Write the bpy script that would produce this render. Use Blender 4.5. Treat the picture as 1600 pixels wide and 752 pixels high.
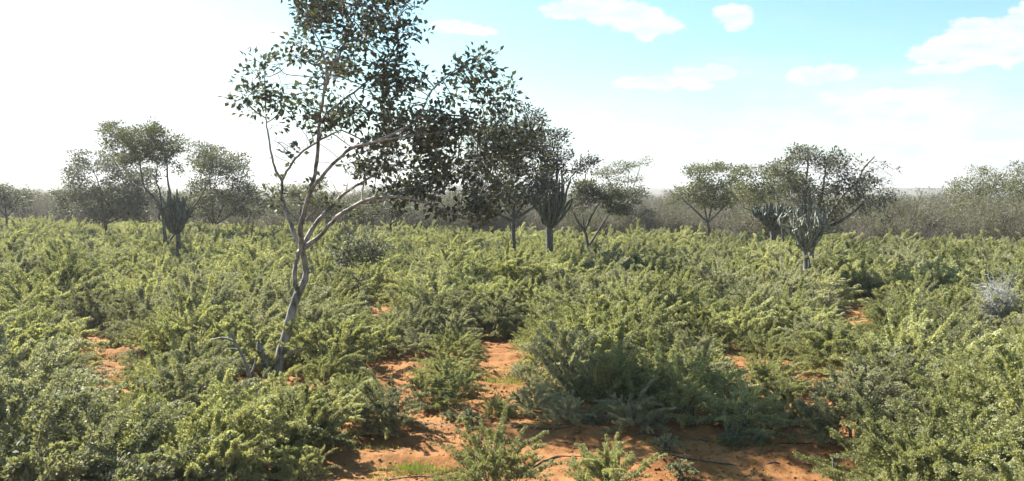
import bpy, math, random
import numpy as np
from mathutils import Vector, Matrix, noise as mnoise

# ------------------------------------------------------------------ camera, sky, sun, exposure
scene = bpy.context.scene
for o in list(bpy.data.objects):
    bpy.data.objects.remove(o)
F = 1300.0; CX, CY = 800.0, 376.0; CAM_H = 5.0
PITCH = math.atan(76 / F); ROLL = math.radians(0.22)
cam_d = bpy.data.cameras.new('camera'); cam = bpy.data.objects.new('camera', cam_d)
scene.collection.objects.link(cam); scene.camera = cam
cam_d.sensor_width = 36.0; cam_d.lens = 36.0 * F / 1600.0
cam_d.clip_start = 0.1; cam_d.clip_end = 9000
Rm = Matrix.Rotation(math.radians(90) - PITCH, 3, 'X') @ Matrix.Rotation(ROLL, 3, 'Z')
cam.matrix_world = Matrix.Translation((0, 0, CAM_H)) @ Rm.to_4x4()

SUN_EL, SUN_AZ = math.radians(41), math.radians(-52)     # azimuth measured from +Y, negative = left
sun_dir = Vector((math.sin(SUN_AZ) * math.cos(SUN_EL), math.cos(SUN_AZ) * math.cos(SUN_EL), math.sin(SUN_EL)))
sd = bpy.data.lights.new('sun', 'SUN'); sd.energy = 5.0; sd.angle = math.radians(0.53); sd.color = (1, .95, .86)
so = bpy.data.objects.new('sun', sd); scene.collection.objects.link(so)
so.rotation_euler = sun_dir.to_track_quat('Z', 'Y').to_euler()
scene.view_settings.view_transform = 'Standard'; scene.view_settings.look = 'None'
scene.view_settings.exposure = 1.98; scene.view_settings.gamma = 1.0
scene.view_settings.use_curve_mapping = False
scene.cycles.sample_clamp_indirect = 4.0; scene.cycles.max_bounces = 8; scene.cycles.diffuse_bounces = 3; scene.cycles.glossy_bounces = 2
scene.cycles.transmission_bounces = 4; scene.cycles.volume_bounces = 0; scene.cycles.use_denoising = True; scene.cycles.denoising_prefilter = 'ACCURATE'; scene.cycles.denoising_input_passes = 'RGB_ALBEDO_NORMAL'

def ray(px, py):
    v = Rm @ Vector(((px - CX) / F, -(py - CY) / F, -1.0))
    return v
def P(px, py, Y):                      # the world point at depth Y seen at a photo pixel
    v = ray(px, py); t = Y / v.y
    return Vector((v.x * t, Y, CAM_H + v.z * t))
def G(px, py):
    v = ray(px, py); t = -CAM_H / v.z
    return Vector((v.x * t, v.y * t, 0.0))
Ri = Rm.transposed()
def proj(x, y, z):
    v = Ri @ Vector((x, y, z - CAM_H))
    return CX + F * v.x / -v.z, CY - F * v.y / -v.z

# ---- node helper
class N:
    def __init__(s, tree): s.t = tree; s.n = tree.nodes; s.l = tree.links
    def add(s, typ, ins=None, **kw):
        nd = s.n.new(typ)
        for k, v in kw.items(): setattr(nd, k, v)
        for k, v in (ins or {}).items():
            if isinstance(v, bpy.types.NodeSocket): s.l.new(v, nd.inputs[k])
            else: nd.inputs[k].default_value = v
        return nd
    def m(s, op, a, b=None, c=None, clamp=False):
        nd = s.add('ShaderNodeMath', {0: a}, operation=op, use_clamp=clamp)
        if b is not None:
            if isinstance(b, bpy.types.NodeSocket): s.l.new(b, nd.inputs[1])
            else: nd.inputs[1].default_value = b
        if c is not None:
            if isinstance(c, bpy.types.NodeSocket): s.l.new(c, nd.inputs[2])
            else: nd.inputs[2].default_value = c
        return nd.outputs[0]
    def mix(s, f, a, b, bt='MIX'):
        nd = s.n.new('ShaderNodeMix'); nd.data_type = 'RGBA'; nd.blend_type = bt
        for i, v in ((0, f), (6, a), (7, b)):
            if isinstance(v, bpy.types.NodeSocket): s.l.new(v, nd.inputs[i])
            else: nd.inputs[i].default_value = v if i == 0 else (v if len(v) == 4 else (*v, 1))
        return nd.outputs[2]
    def sm(s, v, a, b):
        nd = s.add('ShaderNodeMapRange', {0: v, 1: a, 2: b, 3: 0.0, 4: 1.0}, interpolation_type='SMOOTHSTEP')
        return nd.outputs[0]

# ---- world: physical sky with clouds laid out by compass bearing and height
w = bpy.data.worlds.new('World'); scene.world = w; w.use_nodes = True
n = N(w.node_tree); n.n.clear()
sky = n.add('ShaderNodeTexSky', sky_type='NISHITA', sun_disc=False, sun_elevation=SUN_EL, sun_rotation=SUN_AZ,
            altitude=300, air_density=1.0, dust_density=1.2, ozone_density=1.0)
tc = n.add('ShaderNodeTexCoord')
sep = n.add('ShaderNodeSeparateXYZ', {0: tc.outputs['Generated']})
az = n.m('ARCTAN2', sep.outputs[0], sep.outputs[1]); el = n.m('ARCSINE', sep.outputs[2])
uv = n.add('ShaderNodeCombineXYZ', {0: az, 1: el, 2: 0.0}).outputs[0]
def nz(scale, detail, rough, vec, sy=1.0):
    mp = n.add('ShaderNodeMapping', {0: vec, 3: (1, sy, 1)})
    return n.add('ShaderNodeTexNoise', {'Vector': mp.outputs[0], 'Scale': scale, 'Detail': detail, 'Roughness': rough}).outputs[0]
def azel(px, py):
    v = ray(px, py).normalized(); return math.atan2(v.x, v.y), math.asin(v.z)
puffs = [(890, 18, 50, 18), (945, 14, 62, 24), (1000, 30, 48, 28), (1040, 42, 34, 14), (1010, 54, 22, 14),
         (1140, 20, 28, 14), (1155, 30, 22, 22), (1148, 44, 14, 8),
         (985, 128, 32, 11), (1035, 130, 40, 13), (1075, 124, 38, 19), (1125, 113, 34, 14), (1085,135,30,8),
         (1255, 118, 34, 15), (1290, 117, 46, 17), (1292, 155, 17, 14),
         (1450, 85, 30, 17), (1480, 78, 40, 20), (1530, 60, 46, 32), (1580, 66, 60, 34), (1465, 108, 55, 9), (1560,90,60,14),
         (1400, 147, 52, 15), (1445, 150, 45, 14),
         (715, 44, 48, 12), (745, 49, 34, 8), (410, 50, 34, 13), (690, 38, 20, 8),
         (1640, 20, 50, 25), (-200, 10, 90, 40), (1900, 110, 120, 30)]
mask = None
for (a, b, c, d) in puffs:
    A, E = azel(a, b)
    mp = n.add('ShaderNodeVectorMath', {0: uv, 1: (A, E, 0)}, operation='SUBTRACT').outputs[0]
    mp = n.add('ShaderNodeVectorMath', {0: mp, 1: (F / c, F / d, 0)}, operation='MULTIPLY').outputs[0]
    q = n.m('SUBTRACT', 1.0, n.add('ShaderNodeVectorMath', {0: mp}, operation='LENGTH').outputs['Value'])
    mask = q if mask is None else n.m('SMOOTH_MAX', mask, q, 0.25)
nf = n.m('ADD', n.m('MULTIPLY', nz(24, 8, .62, uv, 1.6), .6), n.m('MULTIPLY', nz(62, 8, .65, uv, 1.3), .4))
puff = n.sm(n.m('ADD', mask, n.m('MULTIPLY', n.m('SUBTRACT', nf, 0.5), 2.5)), 0.0, 0.30)
# low streaky cloud deck towards the horizon
st = nz(5.0, 8, .58, uv, 3.2)
st_h = n.m('SUBTRACT', 0.165, el)                       # rises towards the horizon
azr = n.m('MULTIPLY', n.sm(az, -0.05, 0.62), 0.035)
left = n.m('MULTIPLY', n.sm(n.m('MULTIPLY', az, -1.0), 0.16, 0.50), 0.10)   # veil towards the sun
deck = n.m('ADD', n.m('ADD', n.m('MULTIPLY', st_h, 1.0), left), azr)
deck = n.m('SUBTRACT', deck, 0.062)
deck = n.sm(n.m('ADD', n.m('MULTIPLY', deck, 11.0), n.m('MULTIPLY', n.m('SUBTRACT', st, 0.5), 3.0)), -0.6, 1.1)
cl = n.m('MAXIMUM', n.m('MULTIPLY', puff, 0.9), n.m('MULTIPLY', deck, 0.94))
shade = nz(16, 6, .6, uv, 3.4)
ccol = n.mix(n.sm(shade, 0.40, 0.66), (.98, 1.0, 1.01), (.80, .88, .93))
lit = n.m('ADD', 4.3, n.m('MULTIPLY', n.sm(n.m('MULTIPLY', az, -1.0), -0.1, 0.6), 0.7))
ccol = n.add('ShaderNodeVectorMath', {0: ccol, 'Scale': lit}, operation='SCALE').outputs[0]
blue = n.mix(1.0, sky.outputs[0], (.74, .92, .84), 'MULTIPLY')
hi = n.m('ADD', 1.0, 0.0)
skyc = n.mix(cl, blue, ccol)
bg = n.add('ShaderNodeBackground', {0: skyc, 1: 0.063})
out = n.add('ShaderNodeOutputWorld', {0: bg.outputs[0]})
w.cycles.sampling_method = 'MANUAL' if hasattr(w.cycles, 'sampling_method') else 'AUTOMATIC'
try: w.cycles.sample_map_resolution = 512
except Exception: pass

# ------------------------------------------------------------------ helpers for meshes
C = scene.collection
rng = np.random.default_rng(11)
random.seed(5)
def mk_mesh(name, V, Q, mat, smooth=False):
    V = np.asarray(V, dtype=np.float32).reshape(-1, 3); Q = np.asarray(Q, dtype=np.int32)
    me = bpy.data.meshes.new(name); k = Q.shape[1]
    me.vertices.add(len(V)); me.vertices.foreach_set('co', V.ravel())
    me.loops.add(Q.size); me.loops.foreach_set('vertex_index', Q.ravel())
    me.polygons.add(len(Q)); me.polygons.foreach_set('loop_start', np.arange(0, Q.size, k, dtype=np.int32))
    me.polygons.foreach_set('loop_total', np.full(len(Q), k, dtype=np.int32))
    if smooth: me.polygons.foreach_set('use_smooth', np.ones(len(Q), dtype=bool))
    me.update(calc_edges=True); me.validate(); me.materials.append(mat)
    return me
def link(name, me, parent=None, loc=None):
    o = bpy.data.objects.new(name, me); C.objects.link(o)
    if parent: o.parent = parent
    if loc is not None: o.location = loc
    return o
def thing(name, label, cat, loc=(0, 0, 0), rz=0.0, group=None):
    o = bpy.data.objects.new(name, None); C.objects.link(o); o.location = loc; o.rotation_euler = (0, 0, rz)
    o.empty_display_size = .3
    o['label'] = label; o['category'] = cat
    if group: o['group'] = group
    return o
def tag(o, label, cat, group=None):
    o['label'] = label; o['category'] = cat
    if group: o['group'] = group
    return o
def copy_thing(root, loc, rz, scale, label, group=None):
    r = root.copy(); C.objects.link(r); r.location = loc; r.rotation_euler = (0, 0, rz); r.scale = scale
    r['label'] = label
    if group: r['group'] = group
    for ch in list(root.children):
        c = ch.copy(); C.objects.link(c); c.parent = r
    return r
def unit(v):
    return v / np.maximum(np.linalg.norm(v, axis=-1, keepdims=True), 1e-9)
def leaves(c, a, nr, L, W):
    """diamond leaves: base c, direction a, face normal nr, length L, width W"""
    c = np.asarray(c); a = unit(a); s = unit(np.cross(a, nr)); nn = np.cross(s, a)
    L = np.broadcast_to(np.asarray(L, float).reshape(-1, 1), (len(c), 1)); W = np.broadcast_to(np.asarray(W, float).reshape(-1, 1), (len(c), 1))
    mid = c + a * L * .5 + nn * W * .18
    V = np.stack([c, mid + s * W * .5, c + a * L, mid - s * W * .5], 1).reshape(-1, 3)
    return V, np.arange(len(V)).reshape(-1, 4)
def tube(pts, rad, k=6, jit=0.0, cap=True):
    pts = np.asarray(pts, float); rad = np.asarray(rad, float); m = len(pts)
    t = np.gradient(pts, axis=0); t = unit(t)
    ref = np.array([0.31, 0.17, 0.93]) if abs(t[0] @ np.array([0.31, 0.17, 0.93])) < .9 else np.array([1, 0, 0.])
    u = unit(np.cross(t, ref)); v = np.cross(t, u)
    an = np.arange(k) * 2 * np.pi / k
    rr = rad[:, None] * (1 + jit * rng.uniform(-1, 1, (m, k)))
    V = pts[:, None] + rr[..., None] * (np.cos(an)[None, :, None] * u[:, None] + np.sin(an)[None, :, None] * v[:, None])
    V = V.reshape(-1, 3)
    i = np.arange(m - 1)[:, None] * k; j = np.arange(k)[None]; j2 = (j + 1) % k
    Q = np.stack([i + j, i + j2, i + k + j2, i + k + j], -1).reshape(-1, 4)
    return V, Q
class Acc:
    def __init__(s): s.V = []; s.Q = []; s.n = 0
    def add(s, VQ):
        V, Q = VQ; s.V.append(np.asarray(V)); s.Q.append(np.asarray(Q) + s.n); s.n += len(V)
    def mesh(s, name, mat, smooth=False): return mk_mesh(name, np.concatenate(s.V), np.concatenate(s.Q), mat, smooth)
def smooth_path(pts, sub=4):
    """Catmull-Rom through points"""
    p = np.asarray(pts, float)
    if len(p) < 3: return p
    e = np.vstack([2 * p[0] - p[1], p, 2 * p[-1] - p[-2]]); out = []
    for i in range(len(p) - 1):
        a, b, c, d = e[i:i + 4]
        for t in np.arange(sub) / sub:
            out.append(.5 * ((2 * b) + (-a + c) * t + (2 * a - 5 * b + 4 * c - d) * t * t + (-a + 3 * b - 3 * c + d) * t ** 3))
    out.append(p[-1]); return np.array(out)

# ------------------------------------------------------------------ materials
def new_mat(name):
    m = bpy.data.materials.new(name); m.use_nodes = True; m.node_tree.nodes.clear(); return m, N(m.node_tree)
def leaf_mat(name, cols, transl=.35, rough=.42, spec=.5, tcol=(1.25, 1.28, .66), objvar=.5):
    """cols: list of (pos, colour) picked per leaf; whole plants differ through Object Info"""
    m, q = new_mat(name)
    g = q.add('ShaderNodeNewGeometry'); oi = q.add('ShaderNodeObjectInfo')
    fac = q.m('ADD', q.m('MULTIPLY', g.outputs['Random Per Island'], 1 - objvar), q.m('MULTIPLY', oi.outputs['Random'], objvar))
    r = q.add('ShaderNodeValToRGB', {0: fac}); e = r.color_ramp.elements
    e[0].position, e[0].color = cols[0][0], (*cols[0][1], 1); e[1].position, e[1].color = cols[-1][0], (*cols[-1][1], 1)
    for p_, c_ in cols[1:-1]:
        x = e.new(p_); x.color = (*c_, 1)
    b = q.add('ShaderNodeBsdfPrincipled', {'Base Color': r.outputs[0], 'Roughness': rough})
    b.inputs['Specular IOR Level'].default_value = spec
    tr = q.add('ShaderNodeBsdfTranslucent', {0: q.mix(1.0, r.outputs[0], tcol, 'MULTIPLY')})
    mx = q.add('ShaderNodeMixShader', {0: transl, 1: b.outputs[0], 2: tr.outputs[0]})
    q.add('ShaderNodeOutputMaterial', {0: mx.outputs[0]})
    return m
def bark_mat(name, c1, c2, scale=9, rough=.85):
    m, q = new_mat(name)
    tcn = q.add('ShaderNodeTexCoord')
    mp = q.add('ShaderNodeMapping', {0: tcn.outputs['Object'], 3: (1, 1, .35)})
    nn = q.add('ShaderNodeTexNoise', {'Vector': mp.outputs[0], 'Scale': scale, 'Detail': 6.0, 'Roughness': .65})
    n2 = q.add('ShaderNodeTexNoise', {'Vector': mp.outputs[0], 'Scale': scale * .22, 'Detail': 3.0})
    f = q.m('ADD', q.m('MULTIPLY', nn.outputs[0], .6), q.m('MULTIPLY', n2.outputs[0], .5))
    c = q.mix(q.sm(f, .42, .68), c1, c2)
    bp = q.add('ShaderNodeBump', {'Strength': .6, 'Distance': .03, 'Height': nn.outputs[0]})
    b = q.add('ShaderNodeBsdfPrincipled', {'Base Color': c, 'Roughness': rough, 'Normal': bp.outputs[0]})
    q.add('ShaderNodeOutputMaterial', {0: b.outputs[0]}); return m

M = {}
M['bush'] = leaf_mat('bush_leaf', [(0, (.095, .110, .056)), (.35, (.245, .250, .125)), (.7, (.360, .362, .195)), (1, (.540, .530, .350))], .36, .62, .18, objvar=.55)
M['bush_grey'] = leaf_mat('bush_leaf_grey', [(0, (.120, .132, .080)), (.5, (.260, .258, .172)), (1, (.420, .410, .300))], .32, .58, .22, objvar=.55)
M['bush_dark'] = leaf_mat('bush_leaf_dark', [(0, (.085, .105, .052)), (.5, (.130, .155, .074)), (1, (.20, .22, .11))], .25, .4, .4)
M['stem'] = bark_mat('bush_stem', (.09, .08, .05), (.17, .15, .10))
M['bark'] = bark_mat('grey_bark', (.040, .036, .032), (.29, .265, .24))
M['bark_dark'] = bark_mat('dark_bark', (.035, .032, .030), (.10, .094, .088))
M['bark_pale'] = bark_mat('pale_dry_bark', (.15, .142, .13), (.29, .275, .25))
M['tree_leaf'] = leaf_mat('dark_tree_leaf', [(0, (.036, .042, .033)), (.5, (.062, .070, .052)), (1, (.12, .128, .098))], .24, .6, .25, objvar=.1)
M['tree_leaf2'] = leaf_mat('blackish_tree_leaf', [(0, (.024, .032, .028)), (.5, (.038, .046, .038)), (1, (.070, .078, .065))], .08, .6, .25, objvar=.1)
M['olive'] = leaf_mat('olive_tree_leaf', [(0, (.060, .066, .034)), (.5, (.105, .112, .056)), (1, (.175, .180, .095))], .24, .65, .2, objvar=.3)
M['greyleaf'] = leaf_mat('grey_tree_leaf', [(0, (.055, .058, .046)), (.5, (.095, .100, .076)), (1, (.16, .165, .13))], .22, .65, .2, objvar=.2)
M['twig'] = leaf_mat('dry_twig', [(0, (.045, .036, .032)), (.3, (.115, .090, .084)), (.65, (.185, .155, .145)), (1, (.30, .26, .24))], 0.0, .9, .1, objvar=.6)
M['twig_pale'] = leaf_mat('pale_twig', [(0, (.24, .24, .225)), (1, (.46, .46, .43))], 0.0, .8, .2, objvar=.3)
M['scrub_leaf'] = leaf_mat('dry_scrub_leaf', [(0, (.070, .062, .040)), (.5, (.11, .10, .055)), (1, (.17, .145, .09))], .2, .6, .2, objvar=.6)
M['weed'] = leaf_mat('weed_leaf', [(0, (.12, .15, .04)), (1, (.24, .26, .08))], .35, .5, .3, objvar=.2)

# cactus skin
m, q = new_mat('cactus_skin')
tcn = q.add('ShaderNodeTexCoord')
nn = q.add('ShaderNodeTexNoise', {'Vector': tcn.outputs['Object'], 'Scale': 7.0, 'Detail': 5.0})
c = q.mix(q.sm(nn.outputs[0], .35, .7), (.034, .048, .036), (.095, .108, .078))
b = q.add('ShaderNodeBsdfPrincipled', {'Base Color': c, 'Roughness': .6}); q.add('ShaderNodeOutputMaterial', {0: b.outputs[0]}); M['cactus'] = m
m, q = new_mat('pale_cactus_skin')
tcn = q.add('ShaderNodeTexCoord')
nn = q.add('ShaderNodeTexNoise', {'Vector': tcn.outputs['Object'], 'Scale': 9.0, 'Detail': 5.0})
c = q.mix(q.sm(nn.outputs[0], .35, .68), (.09, .105, .075), (.30, .30, .24))
b = q.add('ShaderNodeBsdfPrincipled', {'Base Color': c, 'Roughness': .55}); q.add('ShaderNodeOutputMaterial', {0: b.outputs[0]}); M['cactus_pale'] = m

# soil
m, q = new_mat('red_soil')
tcn = q.add('ShaderNodeTexCoord'); ob = tcn.outputs['Object']
n1 = q.add('ShaderNodeTexNoise', {'Vector': ob, 'Scale': .55, 'Detail': 8.0, 'Roughness': .6}).outputs[0]
n2 = q.add('ShaderNodeTexNoise', {'Vector': ob, 'Scale': 6.0, 'Detail': 8.0, 'Roughness': .7}).outputs[0]
n3 = q.add('ShaderNodeTexNoise', {'Vector': ob, 'Scale': 38.0, 'Detail': 4.0, 'Roughness': .7}).outputs[0]
c = q.mix(q.sm(n1, .38, .62), (.205, .087, .029), (.275, .134, .051))
c = q.mix(q.m('MULTIPLY', q.sm(n2, .50, .74), .55), c, (.29, .17, .08))
c = q.mix(q.m('MULTIPLY', q.sm(n2, .50, .28), .6), c, (.095, .042, .020))
c = q.mix(q.m('MULTIPLY', q.sm(n3, .60, .72), .35), c, (.11, .07, .04))
sp = q.add('ShaderNodeSeparateXYZ', {0: ob})
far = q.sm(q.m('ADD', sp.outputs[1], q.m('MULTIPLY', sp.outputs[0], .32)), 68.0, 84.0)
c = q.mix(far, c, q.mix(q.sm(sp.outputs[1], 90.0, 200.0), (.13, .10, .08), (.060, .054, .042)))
bp = q.add('ShaderNodeBump', {'Strength': .9, 'Distance': .05, 'Height': q.m('ADD', n2, q.m('MULTIPLY', n3, .45))})
b = q.add('ShaderNodeBsdfPrincipled', {'Base Color': c, 'Roughness': .95, 'Normal': bp.outputs[0]})
b.inputs['Specular IOR Level'].default_value = .15
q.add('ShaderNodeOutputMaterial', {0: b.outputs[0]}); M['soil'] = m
m, q = new_mat('hill_scrub')
tcn = q.add('ShaderNodeTexCoord')
n1 = q.add('ShaderNodeTexNoise', {'Vector': tcn.outputs['Object'], 'Scale': .03, 'Detail': 8.0, 'Roughness': .7}).outputs[0]
b = q.add('ShaderNodeBsdfPrincipled', {'Base Color': q.mix(q.sm(n1, .4, .6), (.035, .036, .026), (.075, .068, .052)), 'Roughness': 1.0})
q.add('ShaderNodeOutputMaterial', {0: b.outputs[0]}); M['hill'] = m
m, q = new_mat('black_hose')
tcn = q.add('ShaderNodeTexCoord')
n1 = q.add('ShaderNodeTexNoise', {'Vector': tcn.outputs['Object'], 'Scale': 3.0, 'Detail': 4.0}).outputs[0]
b = q.add('ShaderNodeBsdfPrincipled', {'Base Color': q.mix(q.sm(n1, .45, .65), (.022, .020, .020), (.11, .07, .05)), 'Roughness': .6})
q.add('ShaderNodeOutputMaterial', {0: b.outputs[0]}); M['hose'] = m

# ------------------------------------------------------------------ ground
def gh(x, y):
    r = math.hypot(x, y - 10)
    f = 1.0 if r < 60 else max(0.0, 1 - (r - 60) / 40)
    if f == 0: return 0.0
    h = .10 * mnoise.fractal((x * .22, y * .30, 0), 1.0, 2.0, 3)
    if y < 34 and abs(x) < 22:
        h += .075 * mnoise.fractal((x * .9, y * 1.5, 3), 0.9, 2.1, 4)
        wv = y + .35 * mnoise.noise((x * .35, 2, 5)) + .06 * x
        h += .17 * (1 - abs(math.sin(wv * math.pi / 1.9))) ** 1.6 * (0.7 + .6 * mnoise.noise((x * .5, y * .4, 9)))
        c = mnoise.noise((x * 3.1, y * 3.6, 1)); h += .10 * max(0, c - .10)
        c = mnoise.noise((x * 7.5, y * 8.0, 4)); h += .055 * max(0, c - .05)
    return h * f
def axis(a, b, st, lo, hi):
    mid = list(np.arange(a, b, st)); out_, x, s = [], b, st
    while x < hi: out_.append(x); s *= 1.16; x += s
    out_.append(hi); neg, x, s = [], a, st
    while True:
        s *= 1.16; x -= s
        if x < lo: break
        neg.append(x)
    neg.append(lo); return np.array(neg[::-1] + mid + out_)
xs = axis(-13, 13, .085, -1850, 1850); ys = axis(12.5, 27, .085, -90, 1450)
V = np.array([(x, y, gh(x, y)) for y in ys for x in xs])
nx = len(xs); i = np.arange(len(ys) - 1)[:, None] * nx; j = np.arange(nx - 1)[None]
Q = np.stack([i + j, i + j + 1, i + nx + j + 1, i + nx + j], -1).reshape(-1, 4)
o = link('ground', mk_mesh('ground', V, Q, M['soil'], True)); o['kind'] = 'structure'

# low hills on the skyline
Vh = []; R0 = 2300; na = 260
for a_ in range(na + 1):
    t = -1.3 + 2.6 * a_ / na
    hh = 13.5 + 4.5 * mnoise.fractal((t * 2.1, 0, 7), 1, 2, 4) + 0.8 * mnoise.fractal((t * 60, 3, 7), .8, 2, 3)
    hh *= (1 + .25 * (-t)) if t < 0 else (1 - .25 * t)
    for (rr, k) in ((900, -.02), (1020, .55), (1150, 1.0), (1250, .6), (1400, -.02)):
        Vh.append((rr * math.sin(t), rr * math.cos(t), max(-1, hh * k)))
Vh = np.array(Vh); i = np.arange(na)[:, None] * 5; j = np.arange(4)[None]
Q = np.stack([i + j, i + j + 1, i + 5 + j + 1, i + 5 + j], -1).reshape(-1, 4)
o = link('hills', mk_mesh('hills', Vh, Q, M['hill'], True)); o['kind'] = 'structure'

# ------------------------------------------------------------------ field bushes
def bush_meshes(seed, R=1.15, H=1.6, n_pl=60, mat='bush', plume=(.75, 1.5), thick=.095, lean=None, leaf=.050, filler=1300):
    g = np.random.default_rng(seed)
    cen, dr, nr, Ls = [], [], [], []
    tw = Acc(); up = np.array([0, 0, 1.])
    # uneven dome: lobes
    lob = g.uniform(0, 2 * np.pi, 4); la = g.uniform(.08, .24, 4)
    def reach(phi): return 1 + sum(la[k] * math.cos((k + 1) * phi + lob[k]) for k in range(4)) * .7
    # canes
    for k in range(8):
        ph = g.uniform(0, 2 * np.pi); rr = R * g.uniform(.3, .7); hz = H * g.uniform(.5, .72)
        pts = smooth_path([(0.08 * math.cos(ph), .08 * math.sin(ph), -.05), (rr * .3 * math.cos(ph), rr * .3 * math.sin(ph), hz * .55),
                           (rr * .75 * math.cos(ph + .2), rr * .75 * math.sin(ph + .2), hz * .92), (rr * .85 * math.cos(ph + .3), rr * .85 * math.sin(ph + .3), hz * .9)], 4)
        tw.add(tube(pts, np.linspace(.026, .007, len(pts)), 5))
    def plume_at(p0, d0, L, droop, thm, sub=0):
        t = np.linspace(0, 1, 7)[:, None]; side = np.cross(d0, up) * g.normal(0, .13) * L
        pts = p0 + d0 * L * t - up * droop * t ** 1.8 + side * t ** 2; pts[1:] += g.normal(0, .014 * L + .004, (6, 3))
        pts[:, 2] = np.maximum(pts[:, 2], .06)
        tw.add(tube(pts, np.linspace(.008, .003, 7), 3))
        m_ = int(L * (570 if not sub else 480)); u = g.uniform(0.03, 1, m_); u = np.sort(u + .022 * np.sin(u * 40 * L + g.uniform(0, 6))).clip(0, .999)
        fi = u * 6; i0 = np.minimum(fi.astype(int), 5); fr = (fi - i0)[:, None]
        c = pts[i0] * (1 - fr) + pts[i0 + 1] * fr; ax = unit(pts[i0 + 1] - pts[i0])
        rad = g.normal(0, 1, (m_, 3)); rad -= ax * np.sum(rad * ax, 1)[:, None]; rad = unit(rad)
        taper = (1.0 - .62 * u[:, None]) * np.minimum(1, .35 + 3 * u[:, None]) * (1 + .16 * np.sin(u * 23 + g.uniform(0, 6)))[:, None]
        cen.append(c + rad * thick * thm * taper * g.uniform(.25, .8, (m_, 1))); dr.append(rad * .8 + ax * .6 + g.normal(0, .17, (m_, 3)))
        nr.append(up * .5 + rad * .9 + g.normal(0, .38, (m_, 3))); Ls.append(leaf * g.uniform(.6, 1.3, m_) * (1.05 - .35 * u))
        if not sub:
            for q_ in range(g.choice([0, 1, 1, 2])):
                k_ = g.integers(1, 5); dd = unit(pts[k_ + 1] - pts[k_]); sd_ = unit(np.cross(dd, up) * g.choice([-1, 1]) * .8 + dd + up * g.uniform(0, .6))
                plume_at(pts[k_], sd_, L * g.uniform(.25, .5), droop * .3, thm * .75, 1)
    for k in range(n_pl):
        ph = g.uniform(0, 2 * np.pi); e = math.asin(g.uniform(.02, 1.0) ** .9); rc = reach(ph)
        s = g.uniform(.30, .80)
        d = np.array([math.cos(ph) * math.cos(e), math.sin(ph) * math.cos(e), math.sin(e)])
        p0 = d * np.array([R * rc, R * rc, H]) * s; p0[2] = max(p0[2], .15)
        L = g.uniform(*plume); ph2 = ph + g.normal(0, .5)
        el_ = e * .6 + g.normal(.32, .22)
        d0 = np.array([math.cos(ph2) * math.cos(el_), math.sin(ph2) * math.cos(el_), math.sin(el_)])
        if lean is not None: d0 = unit(d0 + np.array(lean))
        plume_at(p0, d0, L, g.uniform(.05, .58) * L, g.uniform(.75, 1.25))
    # leaves deeper in the bush
    m_ = filler; ph = g.uniform(0, 2 * np.pi, m_); e = np.arcsin(g.uniform(0, 1, m_)); s = g.uniform(.2, .80, m_) ** .8
    rc = np.array([reach(x) for x in ph])
    # clump them
    nc = 34; cc = g.integers(0, nc, m_); phc = g.uniform(0, 2 * np.pi, nc); ec = np.arcsin(g.uniform(0, 1, nc)); sc_ = g.uniform(.25, .72, nc)
    pc = np.stack([np.cos(phc) * np.cos(ec) * R * sc_, np.sin(phc) * np.cos(ec) * R * sc_, np.sin(ec) * H * sc_], 1)
    pa = np.stack([np.cos(ph) * np.cos(e) * R * rc * s, np.sin(ph) * np.cos(e) * R * rc * s, np.sin(e) * H * s], 1)
    pb = pc[cc] + g.normal(0, .17, (m_, 3)); sel = g.uniform(0, 1, m_) < .55
    c = np.where(sel[:, None], pb, pa); c[:, 2] = np.maximum(c[:, 2], .04)
    cen.append(c); dr.append(g.normal(0, 1, (m_, 3)) + unit(c) * .6); nr.append(up + g.normal(0, .7, (m_, 3))); Ls.append(leaf * g.uniform(.8, 1.35, m_))
    cen = np.concatenate(cen); dr = np.concatenate(dr); nr = np.concatenate(nr); Ls = np.concatenate(Ls)
    lv = leaves(cen, dr, nr, Ls, Ls * .6)
    return mk_mesh('bush_foliage', *lv, M[mat]), tw.mesh('bush_stems', M['stem'], True)

VAR = []     # (foliage, stems, colour word, shape word)
specs = [dict(seed=1), dict(seed=2, lean=(.35, .0, .1)), dict(seed=3, lean=(-.3, .1, .1), n_pl=56), dict(seed=4, H=1.75, R=1.05, n_pl=62, plume=(.8, 1.65)),
         dict(seed=5, mat='bush_grey', n_pl=60), dict(seed=6, mat='bush_grey', lean=(.4, -.1, .15), plume=(.8, 1.65), thick=.095),
         dict(seed=7, R=1.3, H=1.4, n_pl=68, lean=(.3, -.2, .2), plume=(.7, 1.5)), dict(seed=8, mat='bush_dark', n_pl=66, filler=3000, plume=(.4, .9)),
         dict(seed=9, H=1.5, R=1.2, n_pl=90, plume=(.5, 1.1), thick=.075, filler=1900)]
words = [('yellow-green', 'shaggy'), ('yellow-green', 'right-leaning'), ('yellow-green', 'left-leaning'), ('yellow-green', 'tall'),
         ('grey-green', 'shaggy'), ('grey-green', 'long-plumed'), ('yellow-green', 'broad'), ('dark green', 'dense'), ('yellow-green', 'fine-leaved')]
for s_ in specs: VAR.append(bush_meshes(**s_))

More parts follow.
